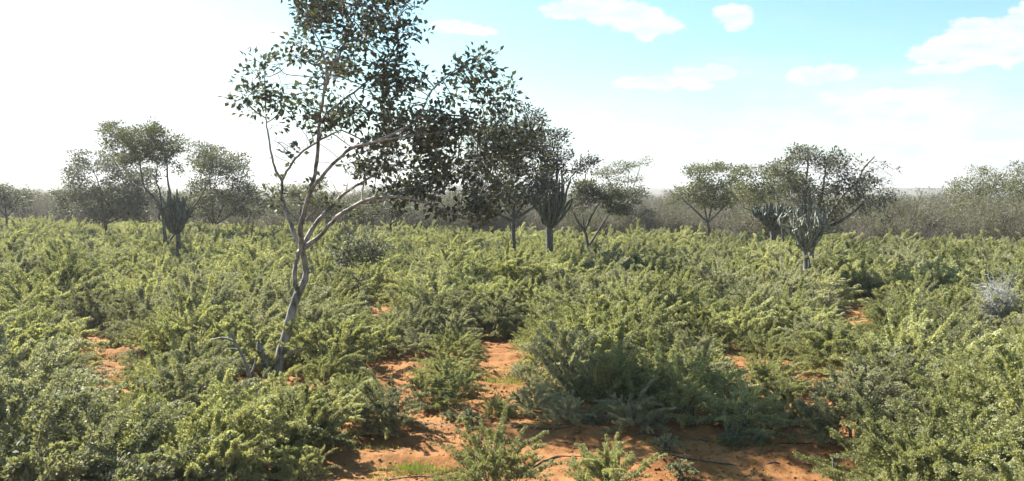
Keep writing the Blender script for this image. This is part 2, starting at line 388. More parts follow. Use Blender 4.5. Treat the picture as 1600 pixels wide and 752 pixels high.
def poly(*p): return [(p[i], p[i + 1]) for i in range(0, len(p), 2)]
KEEP = [  # photo regions where soil or a trunk is seen past the bushes
    poly(135, 533, 185, 533, 196, 560, 186, 608, 152, 603, 150, 565),
    poly(585, 560, 645, 552, 655, 575, 612, 602, 588, 603),
    poly(752, 533, 803, 533, 806, 560, 792, 590, 812, 610, 772, 610, 758, 570),
    poly(640, 645, 740, 640, 760, 668, 960, 676, 1090, 684, 1312, 690, 1285, 740, 1262, 800, 700, 800, 515, 800, 510, 716, 560, 702, 640, 700),
    poly(1312, 472, 1352, 468, 1356, 500, 1325, 505),
    poly(572, 474, 600, 474, 600, 482, 574, 482),
    poly(1140, 550, 1166, 547, 1166, 560, 1145, 562),
    poly(1277, 602, 1304, 602, 1302, 618, 1280, 618),
    poly(395, 505, 470, 480, 470, 560, 432, 588, 400, 588),
    poly(355, 515, 395, 540, 395, 580, 375, 560),
    poly(1255, 380, 1275, 380, 1272, 408, 1256, 408), poly(272, 360, 284, 360, 284, 388, 272, 388), poly(850, 350, 866, 350, 866, 386, 850, 386),
    poly(796, 350, 808, 350, 806, 374, 797, 374), poly(908, 345, 924, 345, 922, 372, 912, 372), poly(1200, 350, 1222, 350, 1218, 374, 1204, 374),
    poly(1540, 450, 1585, 450, 1580, 498, 1545, 500)]
def inpoly(x, y, pl):
    c = False; j = len(pl) - 1
    for i in range(len(pl)):
        if (pl[i][1] > y) != (pl[j][1] > y) and x < (pl[j][0] - pl[i][0]) * (y - pl[i][1]) / (pl[j][1] - pl[i][1]) + pl[i][0]: c = not c
        j = i
    return c
keep_pts = []
for pl in KEEP:
    x0, x1 = min(p[0] for p in pl), max(p[0] for p in pl); y0, y1 = min(p[1] for p in pl), max(p[1] for p in pl)
    st = max(3, min(12, (x1 - x0) / 8))
    for x in np.arange(x0, x1 + .1, st):
        for y in np.arange(y0, y1 + .1, st):
            if inpoly(x, y, pl): keep_pts.append((x, y))
keep_pts = np.array(keep_pts)
keep_Y = np.array([G(x, y).y for x, y in keep_pts])
# trunk windows: the thing seen there stands nearer than the soil behind it
TRUNKS = [(430, 22), (375, 20.3), (1265, 40), (278, 48), (858, 50), (802, 45), (918, 52), (1210, 58), (1560, 30)]
for i, (x, y) in enumerate(keep_pts):
    for tx, ty in TRUNKS:
        if abs(x - tx) < 42 and keep_Y[i] > ty and not (y > 600): keep_Y[i] = ty
def blocks(x, y, z, s, R=1.35, H=1.75):
    cx_, cy_ = proj(x, y, z + H * s * .5); rx = R * s * F / y; ry = H * s * .55 * F / y
    d = ((keep_pts[:, 0] - cx_) / rx) ** 2 + ((keep_pts[:, 1] - cy_) / ry) ** 2
    return bool(np.any((d < np.where(keep_pts[:, 1] > 630, 1.15, .95)) & (keep_Y > y - .4)))

cands = []    # (x, y, scale, variant, rz, row)
# the foreground bushes the photo shows one by one: (px, distance, scale, variant)
named = [(768, 13.4, .64, 0, 'low grey-tipped bush alone on the red soil, nearest to the centre'),
         (957, 13.0, .54, 3, 'small arching bush on red soil, right of the low rounded one'),
         (598, 17.2, .62, 4, 'small dark-shaded bush at the left end of the soil track'),
         (1530, 13.2, 1.05, 0, 'big leafy bush filling the near right corner beside the track'),
         (1425, 14.2, .85, 6, 'leafy bush at the right end of the soil track'),
         (1345, 16.4, .9, 4, 'shaded grey-green bush behind the right end of the soil track'),
         (20, 14.8, 1.0, 5, 'grey long-plumed bush in the near left corner')]
named_pos = []
for (px, Y, s, v, lb) in named:
    x = (px - CX) / F * Y * 1.002; named_pos.append((x, Y)); cands.append([x, Y, s, v, random.uniform(0, 6.28), -1, lb])
rowi = 0; Yr = 10.6
while Yr < 100:
    sp = 1.75
    xmax = .74 * Yr + 4; k = int(xmax / sp) + 1
    off = random.uniform(-.8, .8)
    for i in range(-k, k + 1):
        x = i * sp + off + random.gauss(0, .28); y = Yr + random.gauss(0, .32)
        edge = 75 - .32 * x + 2.5 * mnoise.noise((x * .12, 1, 2))
        if y > edge: continue
        if any(math.hypot(x - a, y - b) < 1.15 for a, b in named_pos): continue
        if any(math.hypot(x - (tx - CX) / F * ty, y - ty) < .7 for tx, ty in TRUNKS[:5]): continue
        if y < 13.2 and -6 < x < 5.2: continue
        s = float(np.clip(random.gauss(1.04, .16), .7, 1.45)); z = gh(x, y); ok = False
        for f in (1, .85, .72, .6, .48, .38):
            if not blocks(x, y, z, s * f): ok = True; break
        if not ok: continue
        v = random.choices(range(9), [5, 4, 4, 3, 4, 3, 4, 1.3, 3])[0]
        if v == 7 and 13 < y < 26: v = random.choice([0, 3, 4, 5])
        if y < 30 and x < -2 and random.random() < .4: v = random.choice([4, 5])
        cands.append([x, y, s * f, v, random.uniform(-.5, .5) if v in (1, 2, 5, 6) else random.uniform(0, 6.28), rowi, None])
    rowi += 1; Yr += 2.0
for _ in range(2600):                                   # smaller plants close the gaps
    y = random.uniform(11, 44); x = random.uniform(-.72, .72) * y
    if y < 13.2 and -6 < x < 5.2: continue
    if min(((x - c[0]) ** 2 + (y - c[1]) ** 2) / (.75 + .45 * c[2]) ** 2 for c in cands if abs(c[1] - y) < 2) < 1: continue
    s = random.uniform(.55, .9)
    for f in (1, .8, .65, .5):
        if not blocks(x, y, 0, s * f): break
    else: continue
    if any(math.hypot(x - (tx - CX) / F * ty, y - ty + .5) < 1.0 for tx, ty in TRUNKS[:5]): continue
    cands.append([x, y, s * f, random.choice([0, 1, 2, 4, 5, 8]), random.uniform(0, 6.28), int((y - 10.6) / 2.0 + .5), None])
def inview(c):
    px, py = proj(c[0], c[1], .8); return -1.3 * F / c[1] < px < 1600 + 1.3 * F / c[1] and proj(c[0], c[1], 1.6 * c[2])[1] < 752
vis = [c for c in cands if inview(c)]; vis.sort(key=lambda c: -c[2] / c[1])
solo = vis[:290]; solo_ids = set(map(id, solo)); rest = [c for c in cands if id(c) not in solo_ids]

ORD = 'first second third fourth fifth sixth seventh eighth ninth tenth eleventh twelfth thirteenth fourteenth fifteenth sixteenth seventeenth eighteenth nineteenth twentieth'.split()
def ordw(k):
    if k < 20: return ORD[k]
    t = {2: 'twenty', 3: 'thirty', 4: 'forty', 5: 'fifty'}[(k + 1) // 10]
    return t + '-' + ORD[(k + 1) % 10 - 1] if (k + 1) % 10 else {2: 'twentieth', 3: 'thirtieth', 4: 'fortieth', 5: 'fiftieth'}[(k + 1) // 10]
rows = {}
for c in solo:
    if c[6] is None: rows.setdefault(c[5], []).append(c)
for ri, rk in enumerate(sorted(rows)):
    rs = sorted(rows[rk], key=lambda c: c[0] / c[1]); mid = len(rs) / 2
    for k, c in enumerate(rs):
        cw, sw = words[c[3]]; px = proj(c[0], c[1], .8)[0]
        szw = 'small ' if c[2] < .75 else ('large ' if c[2] > 1.22 else '')
        if k < mid: c[6] = f"{szw}{cw} {sw} bush, {ordw(k)} from the left in the {ordw(ri)} row from the front"
        else: c[6] = f"{szw}{cw} {sw} bush, {ordw(len(rs) - 1 - k)} from the right in the {ordw(ri)} row from the front"
PROTO = {}
GRP = 'leafy green bushes of the field'
for c in solo:
    x, y, s, v, rz, _, lb = c; z = gh(x, y) - .03
    sc = (s * random.uniform(.92, 1.1), s * random.uniform(.92, 1.1), s * random.uniform(.93, 1.08))
    if v not in PROTO:
        r = thing('field_bush', lb, 'bush', (x, y, z), rz, GRP); r.scale = sc
        link('foliage', VAR[v][0], r); link('stems', VAR[v][1], r); PROTO[v] = r
    else: copy_thing(PROTO[v], (x, y, z), rz, sc, lb, GRP)

def gn_scatter(name, pts, rots, scs, var, sources):
    me = bpy.data.meshes.new(name); me.from_pydata([tuple(p) for p in pts], [], [])
    for an, ty, data in (('rz', 'FLOAT', rots), ('sc', 'FLOAT', scs), ('vr', 'INT', var)):
        a = me.attributes.new(an, ty, 'POINT'); a.data.foreach_set('value', np.asarray(data, dtype=np.int32 if ty == 'INT' else np.float32))
    o = link(name, me)
    ng = bpy.data.node_groups.new(name, 'GeometryNodeTree')
    ng.interface.new_socket('Geometry', in_out='INPUT', socket_type='NodeSocketGeometry')
    ng.interface.new_socket('Geometry', in_out='OUTPUT', socket_type='NodeSocketGeometry')
    gi = ng.nodes.new('NodeGroupInput'); go = ng.nodes.new('NodeGroupOutput'); L = ng.links
    def named_attr(a, t):
        x = ng.nodes.new('GeometryNodeInputNamedAttribute'); x.data_type = t; x.inputs[0].default_value = a
        return [s for s in x.outputs if s.enabled and s.name == 'Attribute'][0]
    rz_ = ng.nodes.new('ShaderNodeCombineXYZ'); L.new(named_attr('rz', 'FLOAT'), rz_.inputs[2]); sa = named_attr('sc', 'FLOAT'); va = named_attr('vr', 'INT')
    jn = ng.nodes.new('GeometryNodeJoinGeometry')
    for k, srcs in enumerate(sources):
        cmp_ = ng.nodes.new('FunctionNodeCompare'); cmp_.data_type = 'INT'; cmp_.operation = 'EQUAL'
        ins = [s for s in cmp_.inputs if s.enabled]; L.new(va, ins[0]); ins[1].default_value = k
        for src in srcs:
            oi = ng.nodes.new('GeometryNodeObjectInfo'); oi.transform_space = 'ORIGINAL'; oi.inputs['Object'].default_value = src; oi.inputs['As Instance'].default_value = True
            ip = ng.nodes.new('GeometryNodeInstanceOnPoints')
            L.new(gi.outputs[0], ip.inputs['Points']); L.new([s for s in cmp_.outputs if s.enabled][0], ip.inputs['Selection'])
            L.new(oi.outputs['Geometry'], ip.inputs['Instance']); L.new(rz_.outputs[0], ip.inputs['Rotation']); L.new(sa, ip.inputs['Scale'])
            L.new(ip.outputs[0], jn.inputs[0])
    L.new(jn.outputs[0], go.inputs[0])
    md = o.modifiers.new('scatter', 'NODES'); md.node_group = ng
    return o
src = [[ch for ch in PROTO[v].children if ch.name.startswith('foliage')] for v in range(9)]
o = gn_scatter('field_bushes_beyond', [(c[0], c[1], gh(c[0], c[1]) - .03) for c in rest], [c[4] for c in rest], [c[2] for c in rest], [c[3] for c in rest], src)
o['kind'] = 'stuff'; o['label'] = 'mass of leafy green bushes covering the far part of the field'
print('bushes', len(solo), len(rest))

# ------------------------------------------------------------------ trees
def colonize(start, par, attr, step, kill, iters=90, bias=(0, 0, 0), infl=1e9):
    nodes = [np.array(p, float) for p in start]; parent = list(par); attr = np.array(attr)
    A = np.array(nodes); near = np.full(len(attr), -1); nd = np.full(len(attr), 1e9)
    def upd(lo):
        nonlocal near, nd
        B = A[lo:]
        for s0 in range(0, len(B), 256):
            D = np.linalg.norm(attr[:, None] - B[None, s0:s0 + 256], axis=2); k = D.argmin(1); dm = D[np.arange(len(attr)), k]
            better = dm < nd; near[better] = k[better] + lo + s0; nd[better] = dm[better]
    upd(0); bias = np.array(bias)
    for _ in range(iters):
        if len(attr) == 0: break
        act = nd < infl
        ids = np.unique(near[act]); lo = len(nodes); new = []
        for i_ in ids:
            d = unit(attr[act & (near == i_)] - A[i_]).sum(0); d = unit(d + bias + rng.normal(0, .12, 3))
            p_ = A[i_] + d * step
            new.append((p_, i_))
        for p_, i_ in new: nodes.append(p_); parent.append(int(i_))
        A = np.array(nodes); upd(lo)
        kp = nd > kill; attr, near, nd = attr[kp], near[kp], nd[kp]
    return A, parent
def skeleton(name_mat, A, parent, r0, tip=.006, e=2.4, sides=6, fixed=None, root_end=None):
    """tubes along the branch graph; returns (trunk mesh, radii, child counts)"""
    nN = len(A); ch = [[] for _ in range(nN)]
    for i_ in range(nN):
        if parent[i_] >= 0: ch[parent[i_]].append(i_)
    rad = np.zeros(nN)
    for i_ in range(nN - 1, -1, -1):
        s = sum(rad[c] ** e for c in ch[i_]); rad[i_] = max(s ** (1 / e), tip)
    order = range(nN)
    k = r0 / rad[0]
    rad = np.maximum(rad * min(k, 1.0), tip * .6)
    if fixed is not None:
        for i_, v in fixed.items(): rad[i_] = v
    # chains
    acc = Acc(); done = [False] * nN
    for i_ in order:
        if done[i_] : continue
        chain = [i_] if parent[i_] < 0 else [parent[i_], i_]
        done[i_] = True; cur = i_
        while ch[cur]:
            nxt = max(ch[cur], key=lambda c: rad[c])
            if done[nxt]: break
            chain.append(nxt); done[nxt] = True; cur = nxt
        if len(chain) < 2: continue
        rr = rad[chain].copy()
        if parent[i_] >= 0: rr[0] = min(rr[0], rr[1] * 1.15)
        sd_ = 3 if rr[0] < .012 else (5 if rr[0] < .05 else (sides + 4 if rr[0] > .1 else sides))
        acc.add(tube(A[chain], rr, sd_, .10 if rr[0] > .04 else 0))
    return acc, rad, ch
def ell_points(ells, Y, n_, shell=.0):
    """points in ellipsoids given in photo pixels: (px, py, rx, ry[, weight, dY])"""
    sub = []
    for e_ in ells:
        wt = e_[4] if len(e_) > 4 else 1; dY = e_[5] if len(e_) > 5 else 0
        for _ in range(13 if Y < 30 else 14):
            t_ = rng.uniform(0, 2 * np.pi); q_ = rng.uniform(.05, .85); f_ = rng.uniform(.32, .56)
            sub.append((e_[0] + e_[2] * q_ * math.cos(t_), e_[1] + e_[3] * q_ * math.sin(t_), e_[2] * f_, e_[3] * f_ * .9, wt * rng.uniform(.6, 1.4), dY + rng.normal(0, .45) * e_[2] * Y / F))
    ells = sub
    wts = np.array([e_[2] * e_[3] * (e_[4] if len(e_) > 4 else 1) for e_ in ells], float); wts /= wts.sum(); pts = []
    for e_, wt in zip(ells, wts):
        m_ = max(2, int(round(n_ * wt))); dY = e_[5] if len(e_) > 5 else 0
        g = rng.normal(0, 1, (m_, 3)); g = unit(g) * (rng.uniform(0, 1, (m_, 1)) ** (1 / 2.4))
        c = np.array(P(e_[0], e_[1], Y + dY)); k = Y / F
        rd = min(max(e_[2], e_[3]) * .95, 1.6 * min(e_[2], e_[3]) + 20)
        pts.append(c + g * np.array([e_[2] * k, rd * k, e_[3] * k]))
    return np.concatenate(pts)
def tree(name, label, cat, Y, limbs, ells, n_attr, leafm, bark, step, kill, leaf, per, spread, r0, tip=.006, group=None, flat=.6, twig_r=.02, iters=90, extra=None, up=.3):
    """limbs: list of (attach index or None, [(px, py, dY, radius_px)...])"""
    base = P(limbs[0][1][0][0], limbs[0][1][0][1], Y); base.z = gh(base.x, base.y) - .05
    nodes, par, fixed, ends = [], [], {}, []
    lookup = {}
    for li, (att, pts) in enumerate(limbs):
        w3 = np.array([np.array([*P(p[0], p[1], Y + p[2])]) for p in pts]); rp = np.array([p[3] for p in pts], float) * Y / F * (.70 if li == 0 else .72)
        if li == 0: w3[0] = np.array(base)
        if att is not None: w3[0] = nodes[lookup[att]]
        sub = 4; sp_ = smooth_path(w3, sub); rs = np.interp(np.linspace(0, len(rp) - 1, len(sp_)), np.arange(len(rp)), rp)
        prev = -1 if att is None else lookup[att]
        for k, p_ in enumerate(sp_):
            if k == 0 and att is not None:
                lookup[(li, 0)] = prev; continue
            nodes.append(p_ + (rng.normal(0, .008, 3) if k else 0)); par.append(prev); prev = len(nodes) - 1; fixed[prev] = rs[k]
            if k % sub == 0: lookup[(li, k // sub)] = prev
    n_fixed = len(nodes)
    attr = ell_points(ells, Y, int(n_attr * (1.8 if name == 'big_tree' else 3.0))); step *= .85; kill *= .85; spread *= 1.15
    A, pr = colonize(nodes, par, attr, step, kill, iters, (0, 0, up * .2))
    A[:, 2] = np.maximum(A[:, 2], .2) if False else A[:, 2]
    A = A - np.array(base)
    acc, rad, ch = skeleton(bark, A, pr, r0, tip, fixed=fixed)
    root = thing(name, label, cat, base, 0, group)
    link('trunk', acc.mesh('trunk', M[bark], True), root)
    tips = np.array([i_ for i_ in range(n_fixed, len(A)) if rad[i_] < twig_r and (len(ch[i_]) == 0 or rng.uniform() < (.15 if name == 'big_tree' else .6))])
    fq = 1 / (1.0 * Y / 40 + .35); off = hash(name) % 7 if False else len(name)
    cv = np.array([mnoise.noise((p_[0] * fq, p_[1] * fq, p_[2] * fq * 1.5 + off)) for p_ in A[tips]]); tips = tips[cv > np.quantile(cv, .36 if name == 'big_tree' else (.34 if name == 'leaning_tree' else .2))]
    c = np.repeat(A[tips], per, 0); d0 = A[tips] - A[np.array(pr)[tips]]; d0 = np.repeat(unit(d0), per, 0)
    c = c if name == 'big_tree' else np.concatenate([c, c]); d0 = d0 if name == 'big_tree' else np.concatenate([d0, d0]); m_ = len(c)
    leaf = leaf if name == 'big_tree' else leaf * 1.5
    g = rng.normal(0, 1, (m_, 3)) * np.array([1, 1, flat]); c2 = c + g * spread
    dr = unit(g) * .8 + d0 * .7 + rng.normal(0, .35, (m_, 3)); nr = np.array([0, 0, 1.]) + rng.normal(0, .6, (m_, 3))
    Ls = leaf * rng.uniform(.65, 1.3, m_)
    V_, Q_ = leaves(c2, dr, nr, Ls, Ls * (.62 if name == 'big_tree' else .5))
    link('crown', mk_mesh('crown', V_, Q_, M[leafm]), root)
    print(name, 'nodes', len(A), 'leaves', m_)
    return root

# the big tree in the near field
limbs = [
 (None, [(430, 597, 0, 20), (437, 568, 0, 12.5), (446, 525, 0, 11), (455, 492, 0, 10.5), (465, 460, 0, 9), (477, 436, 0, 7), (477, 415, .05, 6), (472, 390, 0, 7)]),
 ((0, 4), [(463, 450, 0, 6), (461, 440, -.1, 5.5), (461, 415, -.12, 5), (468, 391, -.05, 5)]),
 ((0, 7), [(471, 388, 0, 6), (462, 370, .1, 5.2), (451, 342, .3, 4.6), (441, 310, .5, 4.2), (440, 284, .5, 3.6), (429, 262, .6, 2.6), (423, 235, .7, 2.3), (418, 205, .8, 1.9), (415, 178, .8, 1.5)]),
 ((2, 4), [(441, 284, .5, 3), (452, 262, .3, 2.8), (466, 243, .1, 2.5), (486, 228, -.1, 2.3), (505, 217, -.3, 2), (532, 203, -.6, 1.6)]),
 ((0, 7), [(471, 388, 0, 6), (470, 360, -.3, 5.5), (477, 325, -.5, 5), (485, 298, -.6, 4.6), (494, 262, -.7, 4), (497, 227, -.8, 3.6), (499, 190, -.8, 3.2), (505, 150, -1, 2.8), (510, 108, -1.1, 2.3), (500, 66, -1.2, 1.6)]),
 ((4, 3), [(485, 298, -.6, 4), (500, 280, -.9, 3.8), (520, 257, -1.2, 3.6), (548, 233, -1.5, 3.2), (585, 222, -1.8, 2.8), (628, 215, -2, 2.2), (668, 210, -2, 1.6)]),
 ((0, 7), [(472, 388, 0, 6), (490, 355, .3, 5.2), (505, 336, .6, 4.6), (522, 318, .9, 4.2), (540, 301, 1.2, 3.8), (556, 291, 1.5, 3.2), (592, 270, 1.9, 2.6), (640, 250, 2.2, 1.9)]),
 ((0, 7), [(474, 390, 0, 6), (497, 371, -.2, 5), (527, 340, -.5, 4.4), (550, 324, -.7, 4), (580, 311, -.9, 3.4), (622, 308, -1.1, 2.8), (662, 316, -1.2, 2.2), (702, 332, -1.2, 1.7), (740, 347, -1.2, 1.2)]),
 ((5, 4), [(585, 222, -1.8, 2.6), (622, 205, -1.4, 2.6), (648, 190, -1.2, 2.5), (660, 172, -1, 2.3), (670, 150, -.9, 2.1), (684, 132, -.8, 1.9), (714, 109, -.8, 1.6), (745, 96, -.8, 1.1)]),
 ((4, 6), [(499, 190, -.8, 2.8), (516, 172, -.5, 2.5), (538, 155, -.2, 2.4), (568, 132, .2, 2.2), (600, 108, .5, 1.9), (622, 70, .6, 1.4)]),
 ((4, 7), [(505, 150, -1, 2.4), (518, 110, -.7, 2.1), (540, 66, -.4, 1.8), (555, 20, -.2, 1.4), (560, -20, 0, 1.1)]),
 ((6, 6), [(592, 270, 1.9, 2.4), (650, 262, 1.8, 2.3), (710, 255, 1.6, 2), (770, 250, 1.4, 1.6), (820, 258, 1.2, 1.1)]),
 ((8, 3), [(660, 172, -1, 2), (700, 180, -.6, 1.8), (745, 185, -.3, 1.5), (790, 200, 0, 1.1)]),
 ((0, 1), [(438, 562, 0, 5), (450, 553, -.2, 3.6), (465, 549, -.4, 2.6), (480, 540, -.6, 1.4)]),
]
ells = [(380, 150, 14, 45, .8), (398, 150, 22, 24, .6), (425, 110, 38, 52, 1.0), (470, 60, 42, 56, 1.2), (520, 5, 75, 55, 1.2), (590, 30, 70, 62, 1.25, .4), (560, 110, 80, 55, .9),
        (470, 165, 60, 50, .7), (620, 120, 55, 50, 1.1), (540, 185, 70, 36, .7), (640, 180, 60, 45, 1), (705, 140, 34, 45, .7), (748, 105, 34, 42, 1), (770, 165, 50, 45, 1.1),
        (690, 210, 80, 40, 1.2, -.6), (600, 240, 60, 38, 1.1), (680, 265, 85, 38, 1.5, .5), (770, 235, 70, 48, 1.35), (825, 245, 42, 50, 1.2), (720, 215, 60, 45, 1.2), (650, 215, 60, 40, 1), (720, 318, 60, 26, .8, -.5), (640, 295, 45, 24, .9),
        (760, 298, 50, 34, .8), (590, 320, 46, 22, .9, -.4), (520, 300, 55, 24, .5, .8), (440, 225, 30, 40, .22), (745, 344, 22, 14, .5, -1), (430, 310, 20, 25, .25)]
tree('big_tree', 'tall grey-trunked tree with sparse dark crown rising from the near bushes', 'tree', 22.0, limbs, ells, 2100, 'tree_leaf', 'bark',
     .165, .21, .168, 16, .115, .36, tip=.0085, twig_r=.03, iters=120, flat=.8)

# dead stump and dead pale branch beside the big tree's foot
def stick(name, label, cat, px_pts, Y, bark, k=8, extra=()):
    pts = np.array([np.array([*P(a, b, Y + c)]) for a, b, c, r in px_pts]); rr = np.array([p[3] for p in px_pts]) * Y / F
    pts[0][2] = gh(pts[0][0], pts[0][1]) - .05; base = pts[0].copy()
    sp_ = smooth_path(pts - base, 4); rs = np.interp(np.linspace(0, len(rr) - 1, len(sp_)), np.arange(len(rr)), rr)
    root = thing(name, label, cat, base); a = Acc(); a.add(tube(sp_, rs, k, .12)); link('stem', a.mesh('stem', M[bark], True), root)
    for ex in extra:
        p2 = np.array([np.array([*P(x, y, Y + c)]) for x, y, c, r in ex]) - base; r2 = np.array([p[3] for p in ex]) * Y / F
        s2 = smooth_path(p2, 4); a = Acc(); a.add(tube(s2, np.interp(np.linspace(0, len(r2) - 1, len(s2)), np.arange(len(r2)), r2), 5, .1)); link('twig', a.mesh('twig', M[bark], True), root)
    return root
stick('dead_stump', 'leaning dead grey stump left of the big tree trunk', 'stump', [(424, 600, 0, 8), (418, 580, 0, 6.5), (411, 560, 0, 5.5), (405, 540, 0, 4), (404, 533, 0, 1)], 21.6, 'bark', 8,
      [[(412, 562, 0, 4), (405, 552, -.2, 3), (398, 546, -.4, 1.5)]])
stick('dead_branch', 'pale bare branch leaning up out of the bushes left of the stump', 'branch', [(396, 620, 0, 3.4), (390, 588, 0, 2.9), (381, 562, -.1, 2.5), (368, 535, -.2, 2), (357, 518, -.3, 1.6)], 20.3, 'bark_pale', 6,
      [[(390, 588, 0, 2.4), (396, 575, .1, 1.8), (399, 562, .2, .8)], [(368, 535, -.2, 2), (350, 528, -.3, 1.6), (330, 531, -.5, .8)], [(374, 548, -.1, 1.6), (360, 545, -.3, 1.1), (346, 552, -.4, .6)]])

def simple_limbs(bx, ytop, Yd, r, forks):
    """trunk from the ground to ytop, then forks [(dx, dy, dY)...] in pixels"""
    by = 300 + CAM_H / Yd * F
    L = [(None, [(bx, by, 0, r * 1.25), (bx + r * .5, (by + ytop) / 2, 0, r), (bx, ytop, 0, r * .9)])]
    for (dx, dy, dY) in forks:
        L.append(((0, 2), [(bx, ytop, 0, r * .7), (bx + dx * .45, ytop + dy * .45, dY * .5, r * .6), (bx + dx, ytop + dy, dY, r * .38)]))
    return L
# dark tree behind the big one
tree('dark_tree', 'dense blackish tree standing beside the tall bluish candelabra cactus', 'tree', 45.0,
     simple_limbs(801, 345, 45, 4.5, [(-35, -70, 1), (10, -95, -1), (45, -75, .5), (-60, -25, -1), (70, -45, 1)]),
     [(760, 225, 45, 45, 1.1), (810, 200, 40, 42, 1.2), (845, 225, 40, 44, 1.3), (870, 245, 28, 38, 1.2), (780, 285, 50, 40, 1.1), (835, 290, 45, 32, 1), (740, 290, 32, 34, .7), (925, 252, 20, 12, .5), (905, 262, 22, 14, .5), (800, 320, 28, 18, .5)],
     1200, 'tree_leaf2', 'bark_dark', .26, .33, .105, 12, .13, .18, tip=.010, twig_r=.045)
# sapling with the same dark leaves
tree('dark_sapling', 'low dark-leaved sapling among the bushes right of the big trunk', 'tree', 32.0,
     simple_limbs(560, 440, 32, 1.6, [(-18, -20, .2), (14, -34, -.2), (26, -12, .3)]),
     [(540, 400, 26, 20, 1), (572, 392, 30, 20, 1), (596, 388, 14, 10, .5), (560, 420, 25, 16, .6), (550, 374, 14, 10, .5)], 210, 'greyleaf', 'bark_dark', .16, .2, .10, 6, .10, .05, tip=.006, twig_r=.03)
# left group behind the left cactus
tree('feathery_tree', 'airy olive tree with curved limbs rising behind the left cactus', 'tree', 52.0,
     [(None, [(262, 422, 0, 5), (259, 385, 0, 4.2), (256, 350, 0, 3.6), (252, 325, 0, 3.2)]),
      ((0, 3), [(252, 325, 0, 3), (240, 308, 0, 2.6), (226, 294, .3, 2.2), (222, 278, .5, 1.8), (218, 250, .6, 1.3)]),
      ((0, 3), [(252, 325, 0, 2.4), (250, 300, -.4, 2), (244, 282, -.5, 1.6), (246, 255, -.4, 1.2)]),
      ((0, 2), [(256, 350, 0, 2.6), (266, 310, .2, 2.2), (262, 282, .3, 2), (260, 250, .3, 1.5), (255, 225, .3, 1)]),
      ((0, 1), [(259, 385, 0, 2.6), (290, 340, .5, 2.2), (312, 310, .8, 1.8), (325, 285, 1, 1.3)])],
     [(190, 212, 34, 22, 1), (232, 208, 40, 22, 1.2), (262, 232, 28, 24, 1.1), (205, 245, 50, 20, 1), (250, 255, 30, 14, .7), (222, 228, 50, 24, .8), (165, 225, 14, 12, .5)],
     900, 'olive', 'bark_dark', .26, .33, .10, 12, .15, .15, tip=.008, twig_r=.04, flat=.5)
tree('spreading_tree', 'wide low grey-green tree left of the airy olive tree', 'tree', 66.0,
     simple_limbs(165, 350, 66, 3.4, [(-40, -35, 1), (-10, -60, -1), (35, -50, 1), (55, -25, -1)]),
     [(130, 275, 30, 26, 1), (170, 265, 40, 26, 1), (205, 290, 45, 36, 1), (110, 315, 34, 22, .9), (155, 320, 50, 24, 1), (210, 335, 40, 14, 1), (128, 248, 22, 14, .6), (190, 318, 60, 26, 1.1), (120, 335, 40, 12, .8), (235, 310, 26, 30, .7)],
     1000, 'greyleaf', 'bark_dark', .34, .42, .13, 12, .2, .2, tip=.009, twig_r=.05, flat=.5)
tree('rounded_tree', 'broad olive tree right of the left cactus', 'tree', 68.0,
     simple_limbs(335, 352, 68, 3.4, [(-38, -50, 1), (-8, -75, -1), (28, -60, 1), (52, -35, -1)]),
     [(320, 240, 28, 22, 1), (345, 262, 42, 30, 1.1), (372, 285, 32, 30, 1), (305, 285, 34, 34, 1), (345, 315, 58, 26, 1), (285, 320, 24, 24, .8), (392, 318, 20, 22, .6), (320, 332, 60, 14, 1), (385, 335, 26, 10, .7)],
     1000, 'olive', 'bark_dark', .34, .42, .125, 12, .2, .2, tip=.009, twig_r=.05, flat=.5)
tree('dark_edge_tree', 'low dark tree cut by the left edge of the field', 'tree', 74.0,
     simple_limbs(10, 340, 74, 2.6, [(-25, -30, 1), (-5, -40, -1), (22, -25, 1)]),
     [(-10, 300, 30, 22, 1), (18, 312, 34, 20, 1), (-50, 305, 40, 26, 1), (40, 325, 18, 12, .6)], 500, 'greyleaf', 'bark_dark', .36, .45, .14, 12, .2, .16, tip=.009, twig_r=.05, flat=.5)
tree('scrub_tree', 'grey tree seen through the big tree trunk branches', 'tree', 70.0,
     simple_limbs(470, 350, 70, 2.6, [(-30, -30, 1), (0, -40, -1), (32, -28, 1)]),
     [(440, 310, 34, 26, 1), (480, 302, 34, 26, 1), (520, 318, 34, 22, 1), (560, 325, 26, 18, .6)], 600, 'olive', 'bark_dark', .36, .45, .13, 12, .2, .16, tip=.009, twig_r=.05, flat=.5)
tree('scrub_tree', 'dark round-crowned tree low behind the big tree, left of the dark tree', 'tree', 68.0,
     simple_limbs(610, 352, 68, 2.4, [(-20, -25, 1), (4, -32, -1), (24, -22, 1)]),
     [(600, 322, 28, 20, 1), (630, 330, 24, 16, .8)], 330, 'greyleaf', 'bark_dark', .36, .45, .13, 12, .2, .14, tip=.009, twig_r=.05, flat=.5)
# centre
tree('forked_tree', 'small dark tree with forked stems just right of the tall cactus', 'tree', 52.0,
     [(None, [(922, 424, 0, 4.2), (919, 385, 0, 3.6), (914, 362, 0, 3.2)]),
      ((0, 2), [(914, 362, 0, 2.6), (902, 345, .3, 2.2), (893, 326, .4, 1.5)]), ((0, 2), [(914, 362, 0, 2.6), (922, 342, -.3, 2), (935, 320, -.5, 1.3)]),
      ((0, 1), [(919, 385, 0, 2.8), (934, 362, .4, 2.3), (948, 340, .6, 2), (966, 318, .8, 1.2)]), ((0, 2), [(914, 362, 0, 2), (910, 335, .5, 1.6), (912, 310, .8, 1)])],
     [(905, 302, 22, 18, 1), (930, 300, 34, 18, 1.1), (960, 308, 28, 18, 1), (895, 325, 14, 14, .6), (945, 325, 40, 14, .7), (975, 322, 14, 12, .6)],
     700, 'greyleaf', 'bark_dark', .25, .31, .115, 12, .15, .14, tip=.008, twig_r=.04, flat=.5)
